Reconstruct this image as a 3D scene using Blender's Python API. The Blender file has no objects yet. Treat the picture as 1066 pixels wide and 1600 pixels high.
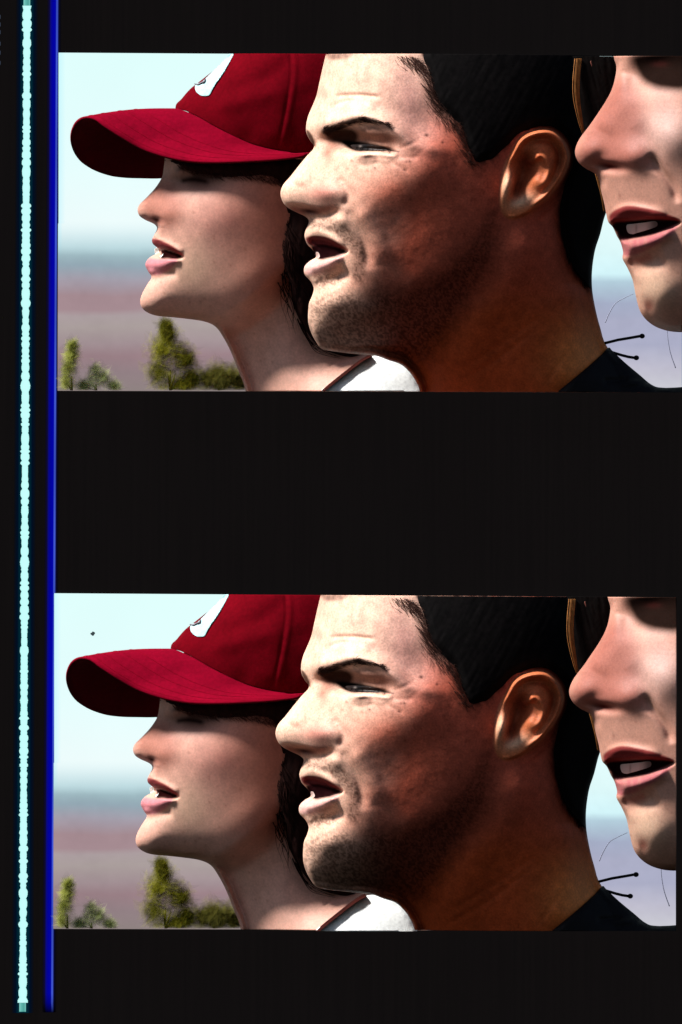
import bpy, math, random
import numpy as np
from mathutils import Vector

# ------------------------------------------------------------------ camera, light, exposure
S = 0.00045            # metres per photograph pixel in the plane of the film
D = 25.0               # camera distance (long lens)
EXPO = 0.74
SUN_DIR = Vector((-0.63, -0.12, 0.77)).normalized()     # towards the sun
scene = bpy.context.scene
col = scene.collection
cam_data = bpy.data.cameras.new('camera')
cam = bpy.data.objects.new('camera', cam_data)
col.objects.link(cam)
cam.location = (0, -D, 0)
cam.rotation_euler = (math.radians(90), 0, 0)
cam_data.sensor_fit = 'HORIZONTAL'
cam_data.sensor_width = 36.0
cam_data.lens = 36.0 * D / (1066 * S)
cam_data.clip_start = 0.5
cam_data.clip_end = 200
scene.camera = cam

world = bpy.data.worlds.new('World')
scene.world = world
world.use_nodes = True
wn = world.node_tree
sky_node = wn.nodes.new('ShaderNodeTexSky')
sky_node.sky_type = 'NISHITA'
sky_node.sun_disc = False
sky_node.sun_elevation = math.asin(SUN_DIR.z)
sky_node.sun_rotation = math.atan2(SUN_DIR.x, SUN_DIR.y)
bg = wn.nodes['Background']
bg.inputs['Strength'].default_value = 0.05
wn.links.new(sky_node.outputs[0], bg.inputs['Color'])

sun_data = bpy.data.lights.new('sun', 'SUN')
sun_data.energy = 5.0
sun_data.angle = math.radians(10)
sun_data.color = (1.0, 0.985, 0.965)
sun = bpy.data.objects.new('sun', sun_data)
col.objects.link(sun)
sun.rotation_euler = SUN_DIR.to_track_quat('Z', 'Y').to_euler()
sun.location = SUN_DIR * 5

vs = scene.view_settings
vs.view_transform = 'Standard'
vs.look = 'None'
vs.exposure = EXPO
vs.gamma = 1
vs.use_curve_mapping = False

scene.cycles.transparent_max_bounces = 48
rng = np.random.default_rng(7)
random.seed(7)

# ------------------------------------------------------------------ small numeric kit (photo pixel space)
def lin(c):
    c = np.asarray(c, float) / 255.0
    return np.where(c <= 0.04045, c / 12.92, ((c + 0.055) / 1.055) ** 2.4)

def A(pts):
    return np.asarray(pts, float)

def smooth(pts, n=5, closed=True):
    P = A(pts); m = len(P); out = []
    rngi = range(m) if closed else range(m - 1)
    for i in rngi:
        if closed:
            p0, p1, p2, p3 = P[i - 1], P[i], P[(i + 1) % m], P[(i + 2) % m]
        else:
            p0, p1, p2, p3 = P[max(i - 1, 0)], P[i], P[i + 1], P[min(i + 2, m - 1)]
        for k in range(n):
            t = k / n
            out.append(0.5 * ((2 * p1) + (-p0 + p2) * t + (2 * p0 - 5 * p1 + 4 * p2 - p3) * t * t
                              + (-p0 + 3 * p1 - 3 * p2 + p3) * t ** 3))
    if not closed:
        out.append(P[-1])
    return np.array(out)

def seg_dist(Q, P, closed=True):
    """distance of points Q to polyline P, nearest point, running parameter 0..1"""
    n = len(P) if closed else len(P) - 1
    best = np.full(len(Q), 1e18); near = np.zeros_like(Q); par = np.zeros(len(Q))
    for i in range(n):
        a = P[i]; b = P[(i + 1) % len(P)]
        ab = b - a; L = ab @ ab
        if L < 1e-12:
            continue
        t = np.clip(((Q - a) @ ab) / L, 0, 1)
        c = a + t[:, None] * ab
        dd = ((Q - c) ** 2).sum(1)
        m = dd < best
        best[m] = dd[m]; near[m] = c[m]; par[m] = (i + t[m]) / n
    return np.sqrt(best), near, par

def inside(Q, P):
    x, y = Q[:, 0], Q[:, 1]
    r = np.zeros(len(Q), bool)
    j = len(P) - 1
    for i in range(len(P)):
        xi, yi = P[i]; xj, yj = P[j]
        if yi != yj:
            r ^= ((yi > y) != (yj > y)) & (x < (xj - xi) * (y - yi) / (yj - yi) + xi)
        j = i
    return r

def sdf(Q, P):
    d, near, _ = seg_dist(Q, P)
    return np.where(inside(Q, P), d, -d), near

def sstep(x, a=0.0, b=1.0):
    t = np.clip((x - a) / (b - a), 0, 1)
    return t * t * (3 - 2 * t)

def gauss(Q, cx, cy, rx, ry, rot=0.0):
    R = 3.2 * max(rx, ry)
    m = (np.abs(Q[:, 0] - cx) < R) & (np.abs(Q[:, 1] - cy) < R)
    out = np.zeros(len(Q))
    out[m] = gauss_(Q[m], cx, cy, rx, ry, rot)
    return out

def gauss_(Q, cx, cy, rx, ry, rot=0.0):
    c, s = math.cos(math.radians(rot)), math.sin(math.radians(rot))
    x = Q[:, 0] - cx; y = Q[:, 1] - cy
    a = (x * c + y * s) / rx; b = (-x * s + y * c) / ry
    return np.exp(-(a * a + b * b))

def line(Q, pts, w, taper=True):
    P = smooth(pts, 5, False); lo = P.min(0) - 3.2 * w; hi = P.max(0) + 3.2 * w
    m = ((Q > lo) & (Q < hi)).all(1)
    out = np.zeros(len(Q))
    if not m.any(): return out
    d, _, t = seg_dist(Q[m], P, False)
    r = np.exp(-(d / w) ** 2)
    if taper:
        r = r * sstep(np.minimum(t, 1 - t), 0.0, 0.22)
    out[m] = r
    return out

def poly(Q, pts, soft=3.0, n=4):
    P = smooth(pts, n); m = ((Q > P.min(0) - soft - 1) & (Q < P.max(0) + soft + 1)).all(1)
    out = np.zeros(len(Q))
    if m.any(): out[m] = sstep(sdf(Q[m], P)[0], -soft, soft)
    return out

def vnoise(Q, scale, seed):
    g = np.random.default_rng(seed).random((128, 128))
    x = Q[:, 0] / scale; y = Q[:, 1] / scale
    xi = np.floor(x).astype(int); yi = np.floor(y).astype(int)
    fx = x - xi; fy = y - yi
    fx = fx * fx * (3 - 2 * fx); fy = fy * fy * (3 - 2 * fy)
    g00 = g[yi % 128, xi % 128]; g10 = g[yi % 128, (xi + 1) % 128]
    g01 = g[(yi + 1) % 128, xi % 128]; g11 = g[(yi + 1) % 128, (xi + 1) % 128]
    return (g00 * (1 - fx) + g10 * fx) * (1 - fy) + (g01 * (1 - fx) + g11 * fx) * fy

def fbm(Q, scale, seed, o=3):
    r = 0; a = 0.5; t = 0
    for k in range(o):
        r = r + a * vnoise(Q, scale / 2 ** k, seed + k); t += a; a *= 0.5
    return r / t

def mix(c, c2, m):
    return c * (1 - m[:, None]) + np.asarray(c2)[None, :] * m[:, None]

class Inflate:
    """rounded body over an outline: square root of the membrane over it, so the rim turns away like a real form"""
    def __init__(self, outline, k, step=6):
        self.P = A(outline); self.k = k; self.step = step
        lo = self.P.min(0) - 3 * step; hi = self.P.max(0) + 3 * step
        u = None
        for st in (step * 8, step * 4, step * 2, step):
            nx = int((hi[0] - lo[0]) / st) + 2; ny = int((hi[1] - lo[1]) / st) + 2
            X, Y = np.meshgrid(lo[0] + np.arange(nx) * st, lo[1] + np.arange(ny) * st)
            Q = np.stack([X.ravel(), Y.ravel()], 1)
            ins = inside(Q, self.P).reshape(ny, nx)
            v = np.zeros((ny, nx)) if u is None else self._bil(u, ulo, ust, Q).reshape(ny, nx)
            v[~ins] = 0
            f = st * st
            for _ in range(260):
                w = np.zeros_like(v)
                w[1:-1, 1:-1] = 0.25 * (v[:-2, 1:-1] + v[2:, 1:-1] + v[1:-1, :-2] + v[1:-1, 2:] + f)
                w[~ins] = 0
                v = w
            u, ulo, ust = v, lo, st
        d, _ = sdf(Q, self.P)
        d = d.reshape(ny, nx)
        ok = (d > step * 0.8)
        r = np.where(ok, v / np.maximum(d, 1e-6), 0); wgt = ok.astype(float)
        for _ in range(12):
            def nb(z):
                s = np.zeros_like(z)
                s[1:] += z[:-1]; s[:-1] += z[1:]; s[:, 1:] += z[:, :-1]; s[:, :-1] += z[:, 1:]
                return s
            sw = nb(wgt); sr = nb(r * wgt)
            new = (wgt == 0) & (sw > 0)
            r[new] = sr[new] / sw[new]; wgt[new] = 1
        self.r, self.lo, self.u = r, lo, v
        self.cache = None
    def _bil(self, g, lo, st, Q):
        x = np.clip((Q[:, 0] - lo[0]) / st, 0, g.shape[1] - 1.001); y = np.clip((Q[:, 1] - lo[1]) / st, 0, g.shape[0] - 1.001)
        i = x.astype(int); j = y.astype(int); fx = x - i; fy = y - j
        return (g[j, i] * (1 - fx) + g[j, i + 1] * fx) * (1 - fy) + (g[j + 1, i] * (1 - fx) + g[j + 1, i + 1] * fx) * fy
    def __call__(self, Q):
        if self.cache is not None and self.cache[0] is Q:
            return self.cache[1]
        d, _ = sdf(Q, self.P)
        d = np.maximum(d, 0)
        near = d * np.maximum(self._bil(self.r, self.lo, self.step, Q), 0)
        far = np.maximum(self._cub(self.u, self.lo, self.step, Q), 0)
        t = sstep(d, self.step, self.step * 3)
        self.cache = (Q, (self.k * np.sqrt(near * (1 - t) + far * t), d))
        return self.cache[1]
    def _cub(self, g, lo, st, Q):
        x = np.clip((Q[:, 0] - lo[0]) / st, 1, g.shape[1] - 3.001); y = np.clip((Q[:, 1] - lo[1]) / st, 1, g.shape[0] - 3.001)
        i = x.astype(int); j = y.astype(int); fx = x - i; fy = y - j
        def wt(f):
            return ((1 - f) ** 3 / 6, (3 * f ** 3 - 6 * f ** 2 + 4) / 6, (-3 * f ** 3 + 3 * f ** 2 + 3 * f + 1) / 6, f ** 3 / 6)
        wx, wy = wt(fx), wt(fy); r = 0
        for a in range(4):
            for b in range(4):
                r = r + g[j + a - 1, i + b - 1] * wy[a] * wx[b]
        return r

# ------------------------------------------------------------------ frames and placing
FRAME = A([(91.5, 82), (1066, 88.5), (1066, 613.2), (90, 610.5)])     # outline of the upper frame on the film
def to_lower(u, v):
    return 0.997 * u - 6.5, 927 + (v - 82) * 0.9925
LOWER = np.array([to_lower(*p) for p in FRAME])

def W(u, v, y=0.0):
    """film pixel + depth (pixels, away from the camera) -> metres"""
    k = (D + y * S) / D
    return Vector(((u - 533) * S * k, y * S, (800 - v) * S * k))

def tag(o, label=None, cat=None, group=None, kind=None):
    if label: o['label'] = label
    if cat: o['category'] = cat
    if group: o['group'] = group
    if kind: o['kind'] = kind
    return o

def link_mesh(name, V, F, mat, origin, parent=None, colors=None, smooth_shade=True):
    """V: metres in world; origin: Vector; F: list/array of faces"""
    me = bpy.data.meshes.new(name)
    V = np.asarray(V, float) - np.array(origin)
    if isinstance(F, np.ndarray):
        n, k = F.shape
        me.vertices.add(len(V)); me.vertices.foreach_set('co', V.ravel())
        me.loops.add(n * k); me.loops.foreach_set('vertex_index', F.ravel().astype(np.int32))
        me.polygons.add(n); me.polygons.foreach_set('loop_start', np.arange(0, n * k, k, dtype=np.int32))
        me.update(calc_edges=True)
    else:
        me.from_pydata(V.tolist(), [], F)
    if colors is not None:
        a = me.color_attributes.new('Col', 'FLOAT_COLOR', 'POINT')
        rgba = np.ones((len(V), 4)); rgba[:, :3] = colors
        a.data.foreach_set('color', rgba.ravel())
    if smooth_shade:
        me.polygons.foreach_set('use_smooth', np.ones(len(me.polygons), bool))
    me.validate()
    me.materials.append(mat)
    o = bpy.data.objects.new(name, me)
    col.objects.link(o)
    if parent is not None:
        o.parent = parent
        o.location = Vector(origin) - parent.location
    else:
        o.location = origin
    return o

def relief(name, polys, front, back, colfun, mat, y0, origin, parent=None, cell=2.0):
    """closed solid whose outline is the intersection of polys; front/back give heights in pixels (front towards camera)"""
    polys = [A(p) for p in polys]
    lo = np.max([p.min(0) for p in polys], 0) - cell; hi = np.min([p.max(0) for p in polys], 0) + cell
    nx = int((hi[0] - lo[0]) / cell) + 2; ny = int((hi[1] - lo[1]) / cell) + 2
    X, Y = np.meshgrid(lo[0] + np.arange(nx) * cell, lo[1] + np.arange(ny) * cell)
    Q = np.stack([X.ravel(), Y.ravel()], 1)
    dm = np.full(len(Q), 1e9)
    for p in polys:
        dm = np.minimum(dm, sdf(Q, p)[0])
    ins = (dm > 0).reshape(ny, nx)
    cellk = ins[:-1, :-1] | ins[1:, :-1] | ins[:-1, 1:] | ins[1:, 1:]
    idx = np.arange(nx * ny).reshape(ny, nx)
    quads = np.stack([idx[:-1, :-1], idx[1:, :-1], idx[1:, 1:], idx[:-1, 1:]], -1)[cellk]
    used = np.unique(quads)
    remap = -np.ones(nx * ny, int); remap[used] = np.arange(len(used))
    quads = remap[quads]; Q = Q[used]
    for _ in range(3):
        for p in polys:
            d, near = sdf(Q, p)
            m = d < 0
            Q[m] = near[m]
    hf = front(Q); hb = back(Q)
    hf = np.maximum(hf, hb + 0.05)
    cF = colfun(Q)
    n = len(Q)
    e = np.concatenate([quads[:, [0, 1]], quads[:, [1, 2]], quads[:, [2, 3]], quads[:, [3, 0]]])
    key = {}
    for a, b in e.tolist():
        if (b, a) in key: del key[(b, a)]
        else: key[(a, b)] = 1
    bd = np.array(list(key.keys()))
    sides = np.stack([bd[:, 1], bd[:, 0], bd[:, 0] + n, bd[:, 1] + n], 1)
    faces = np.concatenate([quads, quads[:, ::-1] + n, sides])
    V = np.zeros((2 * n, 3))
    for off, h in ((0, hf), (n, hb)):
        y = y0 - h
        k = (D + y0 * S) / D
        V[off:off + n, 0] = (Q[:, 0] - 533) * S * k
        V[off:off + n, 1] = y * S
        V[off:off + n, 2] = (800 - Q[:, 1]) * S * k
    return link_mesh(name, V, faces, mat, origin, parent, np.concatenate([cF, cF]))

def strands(name, paths, H, mat, y0, origin, parent, width=1.2, colr=(0.01, 0.008, 0.007), lift=2.0):
    """tapered hairs lying on a surface: each path a polyline of (u, v[, lift])"""
    V = []; F = []; C = []
    allp = []
    for p in paths:
        q = smooth([(a[0], a[1]) for a in p], 4, False)
        allp.append(q)
    if not allp: return None
    cat = np.concatenate(allp); h = H(cat)
    k = (D + y0 * S) / D; o = 0
    for q in allp:
        m = len(q); hh = h[o:o + m]; o += m
        w0 = width * random.uniform(0.6, 1.3)
        sh = random.uniform(0.5, 1.4)
        li = lift * random.uniform(0.5, 1.5)
        base = len(V)
        for i in range(m):
            t = i / (m - 1)
            tv = q[min(i + 1, m - 1)] - q[max(i - 1, 0)]
            tv = tv / (np.linalg.norm(tv) + 1e-9); nv = np.array([-tv[1], tv[0]])
            w = w0 * (1 - 0.85 * t) * 0.5
            bul = li * (0.3 + 1.4 * math.sin(math.pi * min(t * 0.9 + 0.1, 1)))
            for sg, ex in ((-1, 0), (1, 0), (0, 0.8)):
                uu, vv = q[i] + nv * w * sg
                V.append(((uu - 533) * S * k, (y0 - hh[i] - bul - ex * w0) * S, (800 - vv) * S * k))
                C.append(np.asarray(colr) * sh)
        for i in range(m - 1):
            a = base + 3 * i; b = a + 3
            F += [(a, b, b + 2, a + 2), (a + 2, b + 2, b + 1, a + 1), (a + 1, b + 1, b, a)]
    return link_mesh(name, np.array(V), F, mat, origin, parent, np.array(C))

# ------------------------------------------------------------------ materials
def nodemat(name):
    m = bpy.data.materials.new(name); m.use_nodes = True
    nt = m.node_tree
    return m, nt, nt.nodes['Principled BSDF'], nt.nodes['Material Output']

def attr_mat(name, rough=0.5, spec=0.4, sss=0.0, noise=(), bump=(), sheen=0.0):
    m, nt, b, out = nodemat(name)
    at = nt.nodes.new('ShaderNodeAttribute'); at.attribute_name = 'Col'
    tc = nt.nodes.new('ShaderNodeTexCoord')
    src = at.outputs['Color']
    for scale, amt, det in noise:
        n = nt.nodes.new('ShaderNodeTexNoise'); n.inputs['Scale'].default_value = scale; n.inputs['Detail'].default_value = det
        nt.links.new(tc.outputs['Object'], n.inputs['Vector'])
        mr = nt.nodes.new('ShaderNodeMapRange')
        mr.inputs[1].default_value = 0.3; mr.inputs[2].default_value = 0.7
        mr.inputs[3].default_value = 1 - amt; mr.inputs[4].default_value = 1 + amt
        nt.links.new(n.outputs[0], mr.inputs[0])
        mul = nt.nodes.new('ShaderNodeVectorMath'); mul.operation = 'SCALE'
        nt.links.new(src, mul.inputs[0]); nt.links.new(mr.outputs[0], mul.inputs['Scale'])
        src = mul.outputs[0]
    nt.links.new(src, b.inputs['Base Color'])
    b.inputs['Roughness'].default_value = rough
    b.inputs['Specular IOR Level'].default_value = spec
    if sss:      # highlights fade out where the colour is painted dark
        bw = nt.nodes.new('ShaderNodeRGBToBW'); nt.links.new(at.outputs['Color'], bw.inputs[0])
        mrs = nt.nodes.new('ShaderNodeMapRange'); mrs.inputs[1].default_value = 0.02; mrs.inputs[2].default_value = 0.25
        mrs.inputs[3].default_value = 0.0; mrs.inputs[4].default_value = spec
        nt.links.new(bw.outputs[0], mrs.inputs[0]); nt.links.new(mrs.outputs[0], b.inputs['Specular IOR Level'])
    if sheen:
        b.inputs['Sheen Weight'].default_value = sheen
    if sss:
        b.inputs['Subsurface Weight'].default_value = sss
        b.inputs['Subsurface Radius'].default_value = (1.0, 0.35, 0.2)
        b.inputs['Subsurface Scale'].default_value = 0.004
    prev = None
    for scale, dist in bump:
        n = nt.nodes.new('ShaderNodeTexNoise'); n.inputs['Scale'].default_value = scale; n.inputs['Detail'].default_value = 3
        nt.links.new(tc.outputs['Object'], n.inputs['Vector'])
        bp = nt.nodes.new('ShaderNodeBump'); bp.inputs['Distance'].default_value = dist; bp.inputs['Strength'].default_value = 1
        nt.links.new(n.outputs[0], bp.inputs['Height'])
        if prev: nt.links.new(prev.outputs[0], bp.inputs['Normal'])
        prev = bp
    if prev: nt.links.new(prev.outputs[0], b.inputs['Normal'])
    return m

def print_mat(name):
    """backlit film: the printed colour (vertex colour, as seen) glows"""
    m, nt, b, out = nodemat(name)
    nt.nodes.remove(b)
    at = nt.nodes.new('ShaderNodeAttribute'); at.attribute_name = 'Col'
    em = nt.nodes.new('ShaderNodeEmission'); em.inputs['Strength'].default_value = 2 ** -EXPO
    nt.links.new(at.outputs['Color'], em.inputs['Color'])
    nt.links.new(em.outputs[0], out.inputs[0])
    return m

M_SKIN = attr_mat('skin', 0.55, 0.18, 0.10, noise=((160, 0.14, 3), (700, 0.20, 3)), bump=((1500, 0.00010), (500, 0.00008)))
M_SKINF = attr_mat('skin_fine', 0.52, 0.18, 0.10, noise=((110, 0.08, 3), (600, 0.10, 3)), bump=((1200, 0.00012),))
M_HAIR = attr_mat('hair', 0.7, 0.03, noise=((300, 0.3, 2),))
M_CLOTH = attr_mat('cloth', 0.9, 0.02, noise=((400, 0.12, 2), (60, 0.1, 2)), bump=((2500, 0.0003),))
M_DARKCLOTH = attr_mat('dark_cloth', 0.7, 0.12, noise=((400, 0.15, 2),), bump=((900, 0.0003),))
M_GLOSS = attr_mat('moist', 0.35, 0.14)
M_MATTE = attr_mat('matte', 0.7, 0.2, noise=((200, 0.1, 2),))
M_PRINT = print_mat('backlit_print')
M_LEAF = attr_mat('leaf', 0.8, 0.1)
_nt = M_LEAF.node_tree; _o = _nt.nodes['Material Output']; _b = _nt.nodes['Principled BSDF']
_b.inputs['Alpha'].default_value = 0.075      # thin downy leaves

m_, nt_, b_, o_ = nodemat('film_base')
tcn = nt_.nodes.new('ShaderNodeTexCoord'); mp = nt_.nodes.new('ShaderNodeMapping'); mp.inputs['Scale'].default_value = (60, 1, 1.2)
nz = nt_.nodes.new('ShaderNodeTexNoise'); nz.inputs['Scale'].default_value = 6; nz.inputs['Detail'].default_value = 4
rp = nt_.nodes.new('ShaderNodeValToRGB')
rp.color_ramp.elements[0].color = (0.0085, 0.0072, 0.0075, 1); rp.color_ramp.elements[1].color = (0.0125, 0.0100, 0.0100, 1)
nt_.links.new(tcn.outputs['Object'], mp.inputs[0]); nt_.links.new(mp.outputs[0], nz.inputs['Vector'])
nt_.links.new(nz.outputs[0], rp.inputs[0]); nt_.links.new(rp.outputs[0], b_.inputs['Base Color'])
b_.inputs['Roughness'].default_value = 0.9; b_.inputs['Specular IOR Level'].default_value = 0.0
b_.inputs['Base Color'].default_value = (0.0008, 0.0008, 0.0008, 1)
for l_ in list(b_.inputs['Base Color'].links): nt_.links.remove(l_)
nt_.links.new(rp.outputs[0], b_.inputs['Emission Color']); b_.inputs['Emission Strength'].default_value = 0.5 * 2 ** -EXPO   # the light box shows faintly through the dense base
M_FILM = m_

# ------------------------------------------------------------------ film strip, soundtrack, blue stripe
YB = 440     # depth of the film base, pixels
def box_mesh(name, u0, u1, v0, v1, y0, y1, mat, origin, parent=None, colr=(0, 0, 0)):
    c = [W(u, v, y) for y in (y0, y1) for (u, v) in ((u0, v0), (u1, v0), (u1, v1), (u0, v1))]
    F = [(0, 3, 2, 1), (4, 5, 6, 7), (0, 1, 5, 4), (1, 2, 6, 5), (2, 3, 7, 6), (3, 0, 4, 7)]
    return link_mesh(name, [tuple(x) for x in c], F, mat, origin, parent, np.tile(colr, (8, 1)), False)

FO = W(533, 1700, YB)
film = bpy.data.objects.new('film_strip', None); col.objects.link(film); film.location = FO
film.empty_display_size = 0.05
tag(film, 'black backlit film strip holding two picture frames and a soundtrack at its left edge', 'film strip')
box_mesh('film_base', -420, 1480, -420, 2040, YB + 8, YB + 40, M_FILM, FO, film)

def print_sheet(name, us_fun, v0, v1, nv, cols, y, origin, parent, fade=None):
    """vertical printed sheet: us_fun(v) -> list of column positions, cols -> colour per column"""
    vsx = np.linspace(v0, v1, nv); V = []; C = []; F = []
    m = len(cols)
    for i, v in enumerate(vsx):
        us = us_fun(v)
        for j in range(m):
            V.append(tuple(W(us[j], v, y))); C.append(np.asarray(cols[j]) * (fade(v, j) if fade else 1))
    for i in range(nv - 1):
        for j in range(m - 1):
            a = i * m + j
            F.append((a, a + m, a + m + 1, a + 1))
    return link_mesh(name, V, F, M_PRINT, origin, parent, np.array(C), False)

tc_ = lambda v: 42.2 - 6.4 * v / 1500.0
# dark navy glow beside the track
K0 = lin((14, 13, 15)); K1 = lin((0, 14, 34)); K2 = lin((0, 40, 52))
print_sheet('track_glow', lambda v: [tc_(v) + d for d in (-17, -11, -7, 7, 11, 17)], -200, 1583, 60, [K0, K1, K2, K2, K1, K0], YB + 5.5, FO, film)
# the variable-area sound wave
vv = np.arange(-200, 1584, 1.0)
w = np.full(len(vv), 6.4)
x = 0.0; pos = -200.0; lump = []
while pos < 1600:
    L = random.choice((6, 7, 9, 10, 12, 14, 17)) * random.uniform(0.85, 1.15)
    lump.append((pos, pos + L, random.uniform(0.6, 3.4))); pos += L
for a, b, am in lump:
    m = (vv >= a) & (vv < b); t = (vv[m] - a) / (b - a)
    w[m] = 4.0 + am * np.sin(np.pi * t) ** 0.6
w += 1.0 * (np.interp(vv, np.linspace(-200, 1600, 60), rng.random(60)) - 0.2)
w += rng.normal(0, 0.22, len(vv))
def ww(v): return float(np.interp(v, vv, w))
CY = lin((190, 255, 250))
print_sheet('soundtrack', lambda v: [tc_(v) - ww(v), tc_(v) - ww(v) * 0.3, tc_(v) + ww(v) * 0.3, tc_(v) + ww(v)], 8.5, 1567, 1560,
            [CY, lin((200, 255, 253)), lin((200, 255, 253)), CY], YB + 3, FO, film)
TE = lin((96, 182, 172))
for a, b in ((-120, 8.4), (1567.2, 1581)):
    print_sheet('track_end', lambda v: [tc_(v) - 5.4, tc_(v) - 2, tc_(v) + 2, tc_(v) + 5.0], a, b, 20, [lin((130, 205, 195)), TE, lin((80, 160, 152)), lin((120, 200, 190))], YB + 3, FO, film)
for v in (26, 38, 50, 68, 82, 98):
    print_sheet('edge_mark', lambda q: [-8, -2, 0.7], v - 3, v + 3, 3, [lin((150, 170, 185)), lin((120, 140, 160)), lin((20, 25, 50))], YB + 3, FO, film)
bu = lambda v: 91.0 - 7.6 * v / 1500.0
cols_b = [lin((13, 11, 16)), lin((14, 10, 52)), lin((10, 10, 128)), lin((2, 2, 158)), lin((4, 6, 166)), lin((66, 88, 205)), lin((60, 80, 190)), lin((8, 8, 60)), lin((8, 8, 22)), lin((13, 12, 13))]
print_sheet('blue_stripe', lambda v: [bu(v) + d for d in (-17, -13.2, -11.4, -8, -3.6, -2.2, -0.8, 0.6, 2.4, 5)], -200, 1582, 120, cols_b, YB + 1.5, FO, film,
            fade=lambda v, j: 1.0 if j in (0, 9) else (sstep(np.array(1582 - v), 0, 26) * 0.97 + 0.03) * (0.85 + 0.3 * math.sin(v * 0.013) ** 2 if j in (5, 6) else 1.0))

# ------------------------------------------------------------------ sky and far fields of each frame (upper, then a copy below)
pairs = []      # (upper object, children copied) -> duplicated for the lower frame at the end

def sheet_grid(name, u0, u1, v0, v1, nu, nv, y, cfun, mat, origin, clip=None):
    U, Vv = np.meshgrid(np.linspace(u0, u1, nu), np.linspace(v0, v1, nv))
    Q = np.stack([U.ravel(), Vv.ravel()], 1)
    if clip is not None:
        for _ in range(2):
            d, near = sdf(Q, clip); m = d < 0; Q[m] = near[m]
    V = [tuple(W(a, b, y)) for a, b in Q]
    idx = np.arange(nu * nv).reshape(nv, nu)
    F = np.stack([idx[:-1, :-1], idx[1:, :-1], idx[1:, 1:], idx[:-1, 1:]], -1).reshape(-1, 4)
    return link_mesh(name, V, F, mat, origin, None, cfun(Q), False)

def ramp(x, xs, cs):
    cs = np.array([lin(c) for c in cs])
    return np.stack([np.interp(x, xs, cs[:, k]) for k in range(3)], 1)

def sky_col(Q):
    c = ramp(Q[:, 1], [82, 250, 345, 378, 400], [(224, 255, 253), (230, 254, 254), (238, 253, 253), (218, 240, 244), (194, 222, 230)])
    c = mix(c, lin((226, 253, 253)), 0.85 * sstep(Q[:, 0], 640, 800))
    c = c * (1 + 0.03 * (fbm(Q, 90, 3) - 0.5))[:, None]
    return mix(c, lin((170, 240, 255)), 0.5 * sstep(98 - Q[:, 0], 0, 8))

def field_col(Q):
    j = Q[:, 1] + 14 * (fbm(Q * A([0.5, 1.0]), 60, 21) - 0.5)
    L = ramp(j, [384, 398, 415, 436, 462, 484, 494, 512, 540, 558, 580, 612],
             [(176, 208, 214), (152, 178, 186), (150, 170, 182), (164, 158, 170), (164, 138, 144), (166, 140, 146), (172, 158, 160), (170, 158, 156), (162, 144, 148), (154, 128, 134), (146, 128, 132), (144, 132, 130)])
    R = ramp(j, [384, 430, 440, 470, 500, 540, 575, 612],
             [(226, 253, 253), (210, 243, 248), (180, 206, 220), (164, 172, 196), (172, 174, 198), (170, 172, 196), (192, 190, 206), (206, 206, 214)])
    t = sstep(Q[:, 0], 650, 860)[:, None]
    c = L * (1 - t) + R * t
    c = c * (1 + 0.10 * (fbm(Q * A([0.4, 1.0]), 30, 5) - 0.5) + 0.07 * (fbm(Q, 12, 9) - 0.5))[:, None]
    return c

def base_origin(u, y):
    return W(u, 611, y)

sky = sheet_grid('sky', 91.5, 1066, 80, 392, 90, 60, YB - 4, sky_col, M_PRINT, base_origin(533, YB - 4), FRAME)
tag(sky, kind='structure')
# lower boundary of the sky is hidden by the field sheet, which stands just in front and starts where the colours agree
def blend_field(Q):
    c = field_col(Q); s = sky_col(Q)
    t = sstep(Q[:, 1], 350, 416)[:, None]
    return s * (1 - t) + c * t
field = sheet_grid('field', 90, 1066, 349, 614, 240, 120, YB - 8, blend_field, M_PRINT, base_origin(533, YB - 8), FRAME)
tag(field, kind='structure')

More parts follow.
